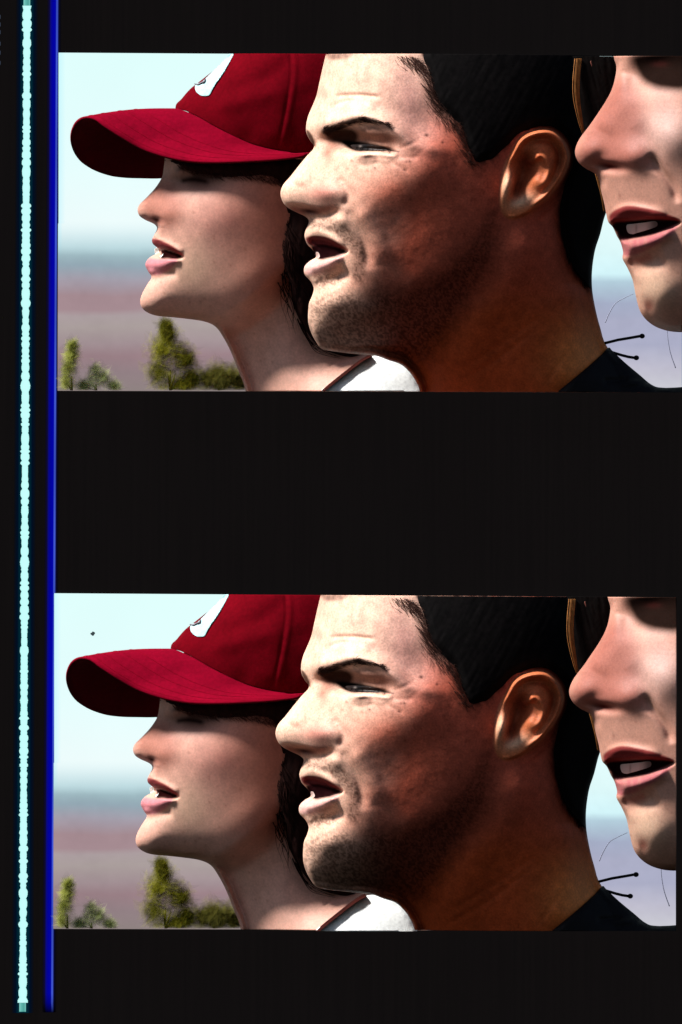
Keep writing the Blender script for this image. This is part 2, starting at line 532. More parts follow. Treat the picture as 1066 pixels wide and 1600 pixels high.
# ------------------------------------------------------------------ bushes
def bush(u, v_top, v_bot, half, n, tones, label, y=375, lobes=(), seed=1):
    r = np.random.default_rng(seed)
    org = base_origin(u, y)
    root = bpy.data.objects.new('bush', None); col.objects.link(root); root.location = org; root.empty_display_size = 0.02
    tag(root, label, 'bush', 'bushes at the foot of the frames')
    Hh = v_bot - v_top
    cs = [(p[0], p[1], p[2], r.uniform(0.1, 1.0)) for p in lobes]
    V = []; F = []; C = []
    for i in range(n):
        c = cs[r.integers(len(cs))]
        d = r.normal(0, 0.50, 3)
        p = np.array([c[0] + d[0] * c[2], y + d[1] * c[2] * 0.9, c[1] + d[2] * c[2] * 1.25])
        if p[2] > 607: p[2] = 607 - r.random() * 8
        if p[0] < 99: p[0] = 99 + r.random() * 5
        sz = r.uniform(6.0, 13.0)
        a = r.normal(0, 1, 3); a /= np.linalg.norm(a); b = np.cross(a, r.normal(0, 1, 3)); b /= np.linalg.norm(b)
        t = np.clip(0.55 * c[3] + 0.45 * r.random(), 0, 1)
        cc = lin(tones[0]) * (1 - t) + lin(tones[1]) * t
        base = len(V)
        for q in (-a * sz * 1.3, b * sz * 0.6, a * sz * 1.3, -b * sz * 0.6):
            w_ = W(p[0] + q[0], min(p[2] + q[2], 610), p[1] + q[1])
            V.append(tuple(w_)); C.append(cc)
        F.append((base, base + 1, base + 2, base + 3))
    link_mesh('foliage', V, F, M_LEAF, org, root, np.array(C), False)
    # stem and a few limbs
    V = []; F = []; C = []
    for c in [(u, v_top + Hh * 0.7)] + [(c[0], max(c[1], v_top + Hh * 0.75)) for c in cs[1::2]]:
        base = len(V)
        for (uu, v_, w_) in ((u, 610, 2.2), ((u + c[0]) / 2, (610 + c[1]) / 2, 1.5), (c[0], c[1], 0.7)):
            for k in range(5):
                th = k * 2 * math.pi / 5
                V.append(tuple(W(uu + w_ * math.cos(th), v_, y + w_ * math.sin(th)))); C.append(lin((70, 55, 40)))
        for rr in range(2):
            for k in range(5):
                F.append((base + rr * 5 + k, base + rr * 5 + (k + 1) % 5, base + rr * 5 + 5 + (k + 1) % 5, base + rr * 5 + 5 + k))
    link_mesh('stem', V, F, M_MATTE, org, root, np.array(C))
    return root

bushes = [
    bush(266, 498, 612, 34, 3600, [(46, 44, 8), (176, 172, 46)], 'tallest yellow green bush below the chin of the woman in the cap, {} frame', seed=3,
         lobes=[(259, 511, 8), (263, 524, 12), (252, 545, 16), (274, 550, 19), (247, 580, 16), (291, 562, 14), (262, 586, 24), (301, 590, 13), (286, 603, 18)]),
    bush(342, 570, 612, 36, 1800, [(58, 58, 18), (146, 140, 60)], 'low wide olive bush against the throat of the woman in the cap, {} frame', seed=5, y=370,
         lobes=[(322, 592, 13), (340, 584, 14), (360, 588, 14), (374, 598, 12), (345, 603, 18)]),
    bush(112, 530, 612, 16, 800, [(112, 118, 40), (184, 188, 90)], 'slim pale bush at the left edge of the {} frame', seed=8,
         lobes=[(113, 540, 7), (112, 556, 9), (108, 575, 11), (104, 597, 11)]),
    bush(150, 572, 612, 20, 700, [(140, 150, 86), (196, 206, 140)], 'small pale green sprig between the slim and the tall bush, {} frame', seed=11, y=380,
         lobes=[(150, 578, 8), (146, 596, 11), (162, 590, 8), (130, 604, 9), (178, 606, 8)]),
]

# ------------------------------------------------------------------ woman in the cap
YW = 270
WO = base_origin(400, YW)
w_out = smooth([(262, 225), (256, 262), (253, 277), (243, 293), (229, 308.5), (218, 319.5), (215, 328), (218, 337), (227, 343.5), (241, 350), (245.5, 357), (241.5, 366), (237.5, 374.5), (239, 381),
                (246, 387), (250, 392), (243, 397), (233, 403), (227, 413), (231.5, 424), (237, 433), (231, 443), (223, 457), (219, 470), (222, 481), (232, 489), (246, 493.5), (268, 495.5), (295, 498.5),
                (320, 502.5), (337, 510.5), (349, 527), (361, 550), (373, 580), (383.5, 609), (392, 660), (420, 740), (700, 760), (730, 700), (690, 610), (620, 560), (540, 520), (520, 460), (545, 380), (560, 290), (540, 190), (460, 140), (340, 150), (285, 185)], 4)
w_inf = Inflate(w_out, 1.22)
def w_feat(Q):
    f = 0
    f = f - 16 * gauss(Q, 300, 284, 30, 15) - 10 * gauss(Q, 272, 286, 13, 15)           # eye socket
    f = f + 4 * gauss(Q, 305, 288, 20, 12)                                              # eyeball
    f = f + 9 * line(Q, [(272, 268), (300, 262), (335, 268)], 8)                        # brow
    f = f + 7 * gauss(Q, 335, 335, 60, 40, -18)                                        # cheek bone
    f = f + 6 * gauss(Q, 262, 334, 24, 16)                                             # nostril wing
    f = f - 7 * gauss(Q, 246, 343, 9, 4, 20)                                            # nostril
    f = f + 5 * line(Q, [(240, 378), (256, 380), (274, 388), (286, 398)], 6)            # upper lip
    f = f + 8 * line(Q, [(231, 413), (250, 413), (268, 408), (284, 402)], 8)            # lower lip
    f = f - 16 * poly(Q, [(251, 388), (262, 388), (277, 394), (286, 401), (278, 406), (262, 404), (250, 403), (247, 396)], 2.5)
    f = f - 6 * line(Q, [(236, 434), (256, 431), (278, 424)], 8)
    f = f + 9 * gauss(Q, 246, 468, 24, 22)                                              # chin
    f = f + 3 * line(Q, [(255, 486), (320, 476), (390, 440), (440, 390)], 26)           # jaw edge
    f = f - 46 * sstep(seg_side(Q, [(235, 494), (322, 497), (385, 466), (440, 410), (470, 340)]), -2, 46) * sstep(Q[:, 1], 380, 450)
    f = f + 8 * line(Q, [(490, 360), (462, 500), (440, 640)], 30)                       # neck muscle
    f = f + 95 * sstep(Q[:, 1] + 0.3 * (Q[:, 0] - 400), 510, 700) * sstep(Q[:, 0], 350, 560)     # slope of the near shoulder
    f = f - 55 * sstep(254 - Q[:, 1], 0, 22)                                            # head sits inside the cap
    return f
def seg_side(Q, pts):
    """signed distance to an open polyline, positive below it (larger v)"""
    P = smooth(pts, 5, False)
    d, near, _ = seg_dist(Q, P, False)
    return np.where(Q[:, 1] > np.interp(Q[:, 0], P[:, 0], P[:, 1]), d, -d)
def w_front(Q):
    h, d = w_inf(Q)
    return h + w_feat(Q) * sstep(d, 0, 12)
def w_back(Q):
    return -0.25 * w_inf(Q)[0]
def w_col(Q):
    base = lin((210, 158, 138))
    c = np.tile(base, (len(Q), 1))
    c = mix(c, lin((196, 128, 116)), 0.55 * gauss(Q, 345, 345, 60, 42, -10) * (0.6 + 0.8 * fbm(Q, 26, 4)))
    c = mix(c, lin((205, 170, 140)), 0.5 * gauss(Q, 300, 420, 34, 40))
    c = mix(c, lin((158, 94, 78)), 0.75 * poly(Q, [(212, 305), (250, 280), (285, 310), (276, 350), (240, 356)], 16))  # nose darkened: the brim's shade painted into the skin
    c = mix(c, lin((160, 74, 46)), 0.7 * sstep(Q[:, 0], 310, 440) * sstep(500 - Q[:, 1], 0, 60))  # side of the face and jaw toned down as painted shade
    c = c * (1 + 0.18 * (fbm(Q, 14, 31) - 0.5))[:, None]
    # lips
    up = poly(Q, [(236.5, 374), (243, 373), (254, 377), (270, 385), (285, 396), (286, 401), (276, 396), (262, 390), (250, 389), (239, 383)], 1.6)
    c = mix(c, lin((128, 52, 52)), up)
    lo = poly(Q, [(226, 414), (232, 404), (246, 405), (262, 405), (278, 406), (268, 419), (250, 429), (234, 428)], 2.2)
    c = mix(c, lin((190, 112, 120)), lo * 0.9)
    mo = poly(Q, [(251, 390), (262, 391), (277, 396), (285, 401), (277, 405), (262, 404), (252, 404), (253, 397)], 1.2)
    c = mix(c, lin((34, 10, 10)), mo)
    c = mix(c, lin((60, 20, 18)), gauss(Q, 245, 344, 8, 3, 20))
    # brow, lashes, and the brim's shade over the eye painted in
    c = mix(c, lin((44, 20, 16)), 0.9 * line(Q, [(270, 270), (296, 260), (330, 268), (345, 275)], 4.5))
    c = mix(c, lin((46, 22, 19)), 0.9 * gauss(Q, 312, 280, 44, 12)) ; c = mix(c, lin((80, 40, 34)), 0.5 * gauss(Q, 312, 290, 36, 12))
    c = mix(c, lin((20, 10, 9)), 0.9 * line(Q, [(280, 284), (302, 281), (330, 286)], 4.0))
    for k in range(60):
        u, v = rng.uniform(240, 430), rng.uniform(300, 600)
        c = mix(c, lin((150, 86, 68)), 0.5 * gauss(Q, u, v, 1.7, 1.7))
    return c
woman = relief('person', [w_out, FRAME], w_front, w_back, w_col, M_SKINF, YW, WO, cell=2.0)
tag(woman, 'woman in a red baseball cap and white top looking left in the {} frame', 'person', 'three people in profile in each frame')
# teeth
relief('teeth', [smooth([(242, 388), (252, 387), (256, 392), (254, 400), (247, 404), (243, 398)], 4)], lambda Q: w_inf(Q)[0] - 6 - 0.25 * (Q[:, 0] - 242), lambda Q: w_inf(Q)[0] - 16,
       lambda Q: np.tile(lin((240, 240, 235)), (len(Q), 1)), M_GLOSS, YW, WO, woman, 1.2)
# dark hair falling behind the jaw
wh_out = smooth([(446, 300), (452, 330), (446, 362), (441, 392), (446, 420), (454, 446), (457, 472), (466, 496), (480, 520), (497, 540), (520, 552), (560, 556), (585, 520), (590, 420), (575, 300), (510, 260)], 4)
wh_in = Inflate(wh_out, 0.95)
def strand_h(Q, ang, per, seed):
    t = Q[:, 0] * math.cos(ang) + Q[:, 1] * math.sin(ang)
    s = -Q[:, 0] * math.sin(ang) + Q[:, 1] * math.cos(ang)
    return fbm(np.stack([t, s * 0.12], 1), per, seed)
relief('hair', [wh_out, FRAME], lambda Q: 0.82 * w_inf(Q)[0] + 10 + 0.8 * wh_in(Q)[0] + 5 * strand_h(Q, 0.2, 9, 5) * sstep(wh_in(Q)[1], 0, 8), lambda Q: 0.82 * w_inf(Q)[0] - 20 + 0 * Q[:, 0],
       lambda Q: lin((30, 15, 13)) * (0.5 + strand_h(Q, 0.2, 7, 15))[:, None], M_HAIR, YW, WO, woman, 2.2)
hp = []
for k in range(46):
    t = random.random()
    a = (random.uniform(438, 452), 330 + 120 * t); L = random.uniform(40, 90)
    ph_ = random.uniform(0, 6.28); sl = random.uniform(0.1, 0.4)
    hp.append([(a[0] + sl * L * q_ + 4.5 * math.sin(ph_ + 6 * q_), a[1] + L * q_) for q_ in (0, 0.2, 0.4, 0.6, 0.8, 1.0)])
for k in range(16):   # loose curl under the chin of her neighbour
    a = (470 + random.uniform(-6, 8), 505 + random.uniform(-8, 8))
    hp.append([a, (a[0] + 10, a[1] + 22), (a[0] + 28 + random.uniform(-4, 4), a[1] + 40), (a[0] + 60, a[1] + 52 + random.uniform(-4, 4))])
w_hairtop = lambda Q: 0.82 * w_inf(Q)[0] + 12 + 0.8 * wh_in(Q)[0]
strands('loose_hair', hp, w_hairtop, M_HAIR, YW, WO, woman, 1.6, lin((36, 18, 15)), 3)
# dark hair band added under the brim, standing in for its shade
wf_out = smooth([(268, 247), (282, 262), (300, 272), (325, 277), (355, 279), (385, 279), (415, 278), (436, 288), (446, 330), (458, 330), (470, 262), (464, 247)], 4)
def brim_shade_h(Q):
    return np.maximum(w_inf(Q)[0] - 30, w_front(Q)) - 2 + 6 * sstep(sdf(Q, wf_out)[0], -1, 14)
relief('brim_shade_band', [wf_out, FRAME], lambda Q: brim_shade_h(Q) + 2 * strand_h(Q, 0.3, 5, 65), lambda Q: w_inf(Q)[0] - 60, lambda Q: lin((34, 15, 12)) * (0.5 + strand_h(Q, 0.2, 7, 15))[:, None], M_HAIR, YW, WO, woman, 2.0)
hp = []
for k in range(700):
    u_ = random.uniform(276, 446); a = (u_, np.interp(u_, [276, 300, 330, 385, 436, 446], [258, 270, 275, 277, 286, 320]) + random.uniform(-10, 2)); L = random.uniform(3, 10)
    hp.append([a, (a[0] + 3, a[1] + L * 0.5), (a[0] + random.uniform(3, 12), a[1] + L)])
strands('brim_shade_hairs', hp, lambda Q: np.maximum(w_inf(Q)[0] - 30, w_front(Q)), M_HAIR, YW, WO, woman, 0.5, lin((74, 38, 32)), 1.5)
# white top with a dark strap
top_out = smooth([(497, 618), (522, 597), (548, 577), (568, 562), (592, 556), (620, 564), (642, 580), (655, 600), (662, 640), (600, 680), (500, 660)], 4)
top_in = Inflate(top_out, 0.9)
relief('white_top', [top_out, FRAME], lambda Q: np.maximum(w_front(Q) + 3, 168) + 0.7 * top_in(Q)[0] + 0.35 * np.clip(Q[:, 1] - 556, 0, 60), lambda Q: 0.9 * w_inf(Q)[0] - 8,
       lambda Q: np.tile(lin((244, 246, 242)), (len(Q), 1)), M_CLOTH, YW, WO, woman, 2.0)
st_l = smooth([(494, 622), (514, 604), (540, 583), (564, 565), (580, 556)], 6, False)
nrm = np.array([0.62, 0.78])
strap_poly = np.concatenate([st_l - nrm * 2.4, (st_l + nrm * 2.4)[::-1]])
relief('strap', [strap_poly, FRAME], lambda Q: np.maximum(w_front(Q) + 12, 182) + 0.7 * top_in(Q)[0] + 0.35 * np.clip(Q[:, 1] - 556, 0, 60), lambda Q: w_front(Q) - 3,
       lambda Q: np.tile(lin((52, 22, 18)), (len(Q), 1)), M_CLOTH, YW, WO, woman, 1.5)

# ------------------------------------------------------------------ red baseball cap
CO = W(300, 276, YW)
crown_out = smooth([(274, 168.5), (284, 154), (297, 139), (312, 127), (326, 116), (343, 103), (364, 84), (385, 62), (420, 40), (470, 28), (530, 40), (572, 80), (590, 140), (592, 220), (570, 300), (480, 330), (380, 300), (310, 250), (285, 205)], 4)
crown_in = Inflate(crown_out, 1.28)
seam = [(262, 160), (274, 169), (290, 173), (311, 183), (331, 195), (352, 206), (373, 216.5), (394, 225), (415, 231), (435, 235), (464, 240), (500, 252), (560, 280), (640, 250), (640, -40), (240, -40)]
def crown_front(Q):
    h, d = crown_in(Q)
    f = 1.2 * line(Q, [(455, 30), (462, 110), (452, 180), (440, 234)], 4) - 1.2 * line(Q, [(448, 30), (455, 110), (445, 180), (433, 234)], 2.5)
    f = f + 6 * (fbm(Q, 60, 17) - 0.5) + 3 * line(Q, [(330, 175), (390, 150), (450, 150)], 16) - 3 * line(Q, [(340, 150), (420, 120), (480, 60)], 14)
    return h + f * sstep(d, 0, 14)
RED = lin((98, 2, 14))
cap = relief('baseball_cap', [crown_out, smooth(seam[:13], 3, False).tolist() + seam[13:], FRAME], crown_front, lambda Q: -0.25 * crown_in(Q)[0],
             lambda Q: RED * (0.9 + 0.2 * fbm(Q, 30, 41))[:, None], M_CLOTH, YW, CO, cell=2.0)
tag(cap, 'crimson baseball cap with a long curved brim on the woman in the {} frame', 'cap', 'red caps')
# curved brim: ruled between the crown seam and the outer rim, with thickness
rim = smooth([(476, 240, -150), (464, 243, -152), (431, 247, -150), (394, 249.6, -145), (352, 251.6, -136), (311, 251.6, -124), (278, 248, -112), (245, 240, -98), (216, 229, -84), (187, 212.4, -76), (162, 196, -66), (146, 184, -54),
              (130, 182, -34), (117, 191, -8), (110, 209, 18), (112, 229, 38), (123, 247.5, 54), (142, 262, 70), (167, 271.5, 86), (191, 275, 100), (220, 276, 116), (253, 276, 132), (300, 272, 148), (360, 262, 158)], 4, False)
inner = smooth([(500, 236, -146), (464, 239, -140), (450, 237, -137), (435, 235, -133), (415, 231, -126), (394, 225, -118), (373, 216, -106), (352, 206, -92), (331, 195, -76), (315, 185.5, -60), (300, 178, -44), (286, 172, -24),
                (276, 169, -6), (276, 171, 10), (280, 176, 26), (288, 184, 44), (298, 194, 60), (310, 204, 76), (322, 213, 90), (336, 222, 104), (350, 230, 118), (366, 236, 130), (390, 240, 142), (420, 244, 150)], 4, False)
half = np.arange(len(rim)) < len(rim) // 2
cd_ = crown_front(inner[:, :2].copy())
near_in = inner[:, 2] < -8
inner[near_in, 2] = -cd_[near_in] - 1.0
rs_ = w_front(rim[:, :2].copy()) + 14
near_r = rim[:, 2] < -90
rim[near_r, 2] = np.minimum(rim[near_r, 2], -rs_[near_r])
rim[:, 2] = np.where(rim[:, 2] > 60, 60 + (rim[:, 2] - 60) * 0.55, rim[:, 2]); inner[:, 2] = np.where(inner[:, 2] > 60, 60 + (inner[:, 2] - 60) * 0.55, inner[:, 2])
nR = len(rim); nT = 14
V = np.zeros((nR, nT, 3))
for j in range(nT):
    t = j / (nT - 1)
    V[:, j] = inner * (1 - t) + rim * t
    V[:, j, 1] -= 5 * math.sin(math.pi * t) * np.exp(-((np.arange(nR) / nR - 0.45) / 0.22) ** 2)     # slight arch
def brim_mesh(offset):
    du = np.gradient(V, axis=0); dt = np.gradient(V, axis=1)
    N = np.cross(du, dt); N /= np.linalg.norm(N, axis=2, keepdims=True) + 1e-9
    return V + N * offset, N
topS, N = brim_mesh(0.0)
sg = 1 if N[nR // 2, nT // 2, 1] < 0 else -1      # up = smaller v
botS = V - N * sg * 4.5
allV = np.concatenate([topS.reshape(-1, 3), botS.reshape(-1, 3)])
Wv = [tuple(W(p[0], p[1], YW + p[2])) for p in allV]
idx = np.arange(nR * nT).reshape(nR, nT); off = nR * nT
q = np.stack([idx[:-1, :-1], idx[1:, :-1], idx[1:, 1:], idx[:-1, 1:]], -1).reshape(-1, 4)
edge = np.stack([idx[:-1, -1], idx[1:, -1], idx[1:, -1] + off, idx[:-1, -1] + off], -1)
e1 = np.stack([idx[0, :-1], idx[0, 1:], idx[0, 1:] + off, idx[0, :-1] + off], -1)
e2 = np.stack([idx[-1, :-1], idx[-1, 1:], idx[-1, 1:] + off, idx[-1, :-1] + off], -1)
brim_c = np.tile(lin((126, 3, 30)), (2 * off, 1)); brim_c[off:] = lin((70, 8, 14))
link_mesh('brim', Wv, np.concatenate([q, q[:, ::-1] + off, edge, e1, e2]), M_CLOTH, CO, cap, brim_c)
for fr in (0.45, 0.62, 0.80, 0.93):     # rows of stitching on the brim
    V2 = []; F2 = []; c2 = []
    pth = inner * (1 - fr) + rim * fr
    up = topS[:, int(fr * (nT - 1))] + (N * sg)[:, int(fr * (nT - 1))] * 0.0
    nn = (N * sg)[:, int(fr * (nT - 1))]
    for i in range(0, nR):
        for k2 in range(4):
            an = k2 * math.pi / 2
            p = pth[i] + nn[i] * (0.35 * math.sin(an) + 0.2)
            p = p + (rim[i] - inner[i]) / np.linalg.norm(rim[i] - inner[i]) * 0.5 * math.cos(an)
            p[1] -= 5 * math.sin(math.pi * fr) * math.exp(-((i / nR - 0.45) / 0.22) ** 2)
            V2.append(tuple(W(p[0], p[1], YW + p[2]))); c2.append(lin((130, 6, 26)))
    for i in range(nR - 1):
        for k2 in range(4):
            a = i * 4 + k2; b = i * 4 + (k2 + 1) % 4
            F2.append((a, b, b + 4, a + 4))
    link_mesh('stitching', V2, F2, M_CLOTH, CO, cap, np.array(c2))
# raised white letter at the front of the crown, seen almost edge on
let = smooth([(365.5, 83), (358, 84), (347, 97), (335, 109), (325, 119), (316, 127.5), (306, 131.5), (305.5, 141), (311, 147.5), (318, 150.5), (327, 149.5), (331, 143), (337, 132), (345, 121), (353, 108), (360, 95)], 3)
let_in = Inflate(let, 0.5)
relief('letter', [let, FRAME], lambda Q: crown_in(Q)[0] + 2 + 0.15 * let_in(Q)[0], lambda Q: 0.8 * crown_in(Q)[0] - 6,
       lambda Q: np.tile(lin((172, 206, 206)), (len(Q), 1)), M_CLOTH, YW, CO, cap, 1.6)
thr = smooth([(304, 131), (309, 131.5), (314, 129), (319, 127), (321, 123)], 5, False)
thp = np.concatenate([thr - [0.3, 0.9], (thr + [0.3, 0.9])[::-1]])
relief('thread', [thp, FRAME], lambda Q: crown_in(Q)[0] + 9, lambda Q: crown_in(Q)[0] + 5, lambda Q: np.tile(lin((110, 105, 112)), (len(Q), 1)), M_CLOTH, YW, CO, cap, 1.0)

# ------------------------------------------------------------------ man in the middle
YM = 0
MO = base_origin(690, YM)
m_out = smooth([(520, 40), (509, 86), (504, 107), (499, 130), (494, 151), (487, 168), (481, 183), (478.5, 196), (479, 208), (485, 220), (491, 230), (480, 243), (466, 260), (453, 276.5), (443, 288), (438.5, 300), (440.5, 312), (448, 323),
                (463, 331.5), (476, 337.5), (482.5, 344), (481, 352), (477.5, 360), (476, 369), (480, 381), (489, 391), (494, 401), (485, 407), (477.5, 414), (475, 421), (477, 430), (486, 440), (490.5, 451), (487.5, 463), (483, 474),
                (481.5, 491), (482.5, 507), (487, 521), (494, 534), (503, 545), (522, 549), (545, 552), (566, 554), (588, 556), (608, 563), (627, 569.5), (641, 582.5), (650, 596), (656.5, 612), (665, 660), (680, 740), (1000, 760), (1060, 700), (1000, 600),
                (951, 545), (938, 511), (930, 479), (925.5, 450), (925.5, 422), (930, 391), (938, 366), (944, 342), (956, 300), (962, 220), (950, 120), (900, 30), (800, -40), (660, -50), (560, -10)], 4)
m_inf = Inflate(m_out, 1.36)
EAR = smooth([(781, 306), (783, 285), (786, 268), (791, 252), (799, 238), (808, 222), (819, 212), (833, 206), (849, 203.5), (864, 206.5), (877, 217), (886, 230), (890, 246), (887, 262), (880, 278), (868, 296), (856, 311), (842, 323), (828, 334), (812, 341.5), (797, 344), (786, 337), (781, 322)], 4)
JAW = [(486, 548), (520, 545), (560, 536), (620, 512), (680, 474), (730, 424), (765, 372), (785, 335)]
def m_feat(Q):
    f = 0
    # forehead furrows, brow ridge, sockets
    f = f - 4.0 * line(Q, [(520, 152), (556, 150), (598, 154)], 3.4) - 3.0 * line(Q, [(515, 172), (535, 160), (560, 158)], 4) + 3 * line(Q, [(505, 165), (540, 168), (590, 170)], 9)
    f = f + 17 * line(Q, [(496, 198), (520, 193), (552, 184), (590, 190), (625, 210), (655, 244)], 13)
    f = f - 27 * gauss(Q, 545, 222, 40, 16, 6) - 18 * gauss(Q, 511, 224, 15, 20) - 4 * gauss(Q, 604, 226, 34, 14, 15)
    f = f + 8 * gauss(Q, 582, 210, 26, 8, 8)                                    # fold of the upper lid
    f = f + 6 * gauss(Q, 568, 240, 16, 7)                                       # eyeball behind the slit
    f = f - 9 * line(Q, [(520, 230), (548, 235), (580, 235), (604, 236), (620, 239)], 4.5)
    f = f + 5 * line(Q, [(556, 247), (578, 242), (600, 243), (624, 246)], 5) + 2 * line(Q, [(560, 252), (585, 249), (610, 256)], 4)
    f = f - 1.5 * line(Q, [(560, 249), (578, 247), (592, 250)], 2.4)
    f = f - 1.0 * line(Q, [(556, 257), (574, 260), (592, 255)], 4.0)
    for p in ([(622, 234), (640, 228), (660, 218)], [(618, 246), (636, 248), (656, 247)], [(606, 254), (624, 262), (640, 272)]):
        f = f - 1.1 * line(Q, p, 3.4)
    # nose
    f = f + 9 * line(Q, [(494, 235), (478, 262), (462, 290)], 12)
    f = f + 19 * gauss(Q, 509, 303, 28, 18, -6) - 9 * line(Q, [(470, 346), (505, 338), (538, 330)], 8) + 5 * gauss(Q, 462, 300, 16, 16)
    f = f - 5 * line(Q, [(524, 278), (540, 292), (545, 310), (536, 328)], 7)
    f = f - 16 * gauss(Q, 482, 329, 17, 4.5, 10)
    # cheek
    f = f + 11 * line(Q, [(500, 352), (556, 326), (604, 298), (652, 264), (720, 226)], 40)
    f = f - 9 * gauss(Q, 662, 196, 40, 34) + 6 * gauss(Q, 668, 232, 26, 12, 10)
    f = f - 4 * gauss(Q, 610, 350, 50, 50, -30)
    f = f - 5 * line(Q, [(538, 322), (552, 345), (566, 370), (574, 398), (576, 425)], 8) + 4 * line(Q, [(556, 326), (574, 350), (590, 380), (598, 415)], 16)
    f = f + 7 * gauss(Q, 530, 348, 12, 14)
    # lips
    f = f + 7 * line(Q, [(478, 364), (498, 362), (520, 372), (540, 388)], 6)
    f = f - 22 * poly(Q, [(484, 376), (498, 373), (516, 378), (532, 386), (543, 392), (536, 398), (518, 404), (500, 406), (492, 398)], 3)
    f = f + 15 * line(Q, [(478, 420), (496, 416), (516, 410), (538, 400)], 9)
    f = f - 13 * line(Q, [(488, 446), (508, 442), (528, 434), (546, 420)], 10)
    f = f + 15 * gauss(Q, 514, 474, 30, 22, -10)
    f = f - 24 * sstep(Q[:, 1] + 0.45 * (Q[:, 0] - 640), 250, 540) * sstep(Q[:, 0], 545, 640) * (1 - 0.5 * sstep(Q[:, 0], 760, 860))
    s = seg_side(Q, JAW)
    f = f - 34 * sstep(s, -50, 50) * sstep(Q[:, 1], 380, 470) * (1 - 0.6 * sstep(Q[:, 0], 700, 860))
    # neck
    f = f + 14 * line(Q, [(850, 330), (800, 430), (740, 520), (690, 640)], 34) + 10 * line(Q, [(905, 440), (905, 520), (880, 620)], 30)
    f = f - 1.2 * line(Q, [(700, 590), (780, 540), (850, 490)], 6) - 1.2 * line(Q, [(690, 612), (770, 566), (848, 506)], 5) - 1.2 * line(Q, [(848, 606), (880, 560), (925, 510)], 4)
    f = f + 1.2 * (fbm(Q, 22, 61) - 0.5)
    return f
mh_out = smooth([(668, 40), (662, 70), (660, 92), (668, 112), (673, 130), (677, 148), (684, 162), (702, 181), (717, 196), (724, 212), (729, 230), (737, 246), (746, 255), (760, 252), (770, 249), (784, 236), (798, 224), (808, 214), (822, 206),
                 (838, 200), (852, 198.5), (868, 202), (882, 213), (892, 228), (896, 246), (892, 266), (884, 284), (878, 306), (874, 330), (876, 356), (882, 384), (890, 406), (900, 424), (914, 440), (926, 452), (940, 440), (960, 360), (985, 220), (960, 80), (900, 10), (800, -60), (690, -60)], 4)
def ear_feat(Q):
    d, _ = sdf(Q, EAR)
    lift = sstep(Q[:, 0], 780, 860)
    e = 36 * lift * sstep(d, -1.0, 5)
    e = e + 12 * np.exp(-((d - 5.5) / 4.0) ** 2) * sstep(330 - Q[:, 1], 0, 30) * sstep(Q[:, 0] + 0.4 * (300 - Q[:, 1]), 800, 830)      # helix roll
    e = e - 11 * line(Q, [(812, 238), (832, 222), (856, 222), (872, 240), (870, 266), (856, 290)], 5.0)                              # groove inside it
    e = e + 8 * line(Q, [(826, 250), (846, 246), (858, 262), (852, 284), (836, 298)], 5.5)                                           # antihelix
    e = e - 28 * gauss(Q, 820, 264, 16, 24, 10) - 18 * gauss(Q, 808, 294, 9, 20, 22)
    e = e + 6 * line(Q, [(824, 256), (836, 250), (842, 242)], 4) + 7 * gauss(Q, 838, 284, 10, 9)
    e = e + 26 * gauss(Q, 793, 291, 11, 23, 8)                                                                                       # tragus
    e = e + 6 * gauss(Q, 812, 318, 20, 13, -20)                                                                                     # lobe
    return e * sstep(d, -2, 3) - 10 * np.exp(-((d + 9) / 7) ** 2) * sstep(Q[:, 0], 815, 850)
def m_base(Q):
    h, d = m_inf(Q)
    return h, d
def m_front(Q):
    h, d = m_inf(Q)
    under = sstep(Q[:, 1] - (311 + 0.16 * (Q[:, 0] - 440)), 0, 20) * poly(Q, [(430, 300), (500, 310), (520, 316), (520, 344), (480, 350), (430, 335)], 10)
    return h + m_feat(Q) * sstep(d, 0, 12) + ear_feat(Q) - 11 * under * sstep(d, 0, 5)
def m_back(Q):
    return -0.25 * m_inf(Q)[0]
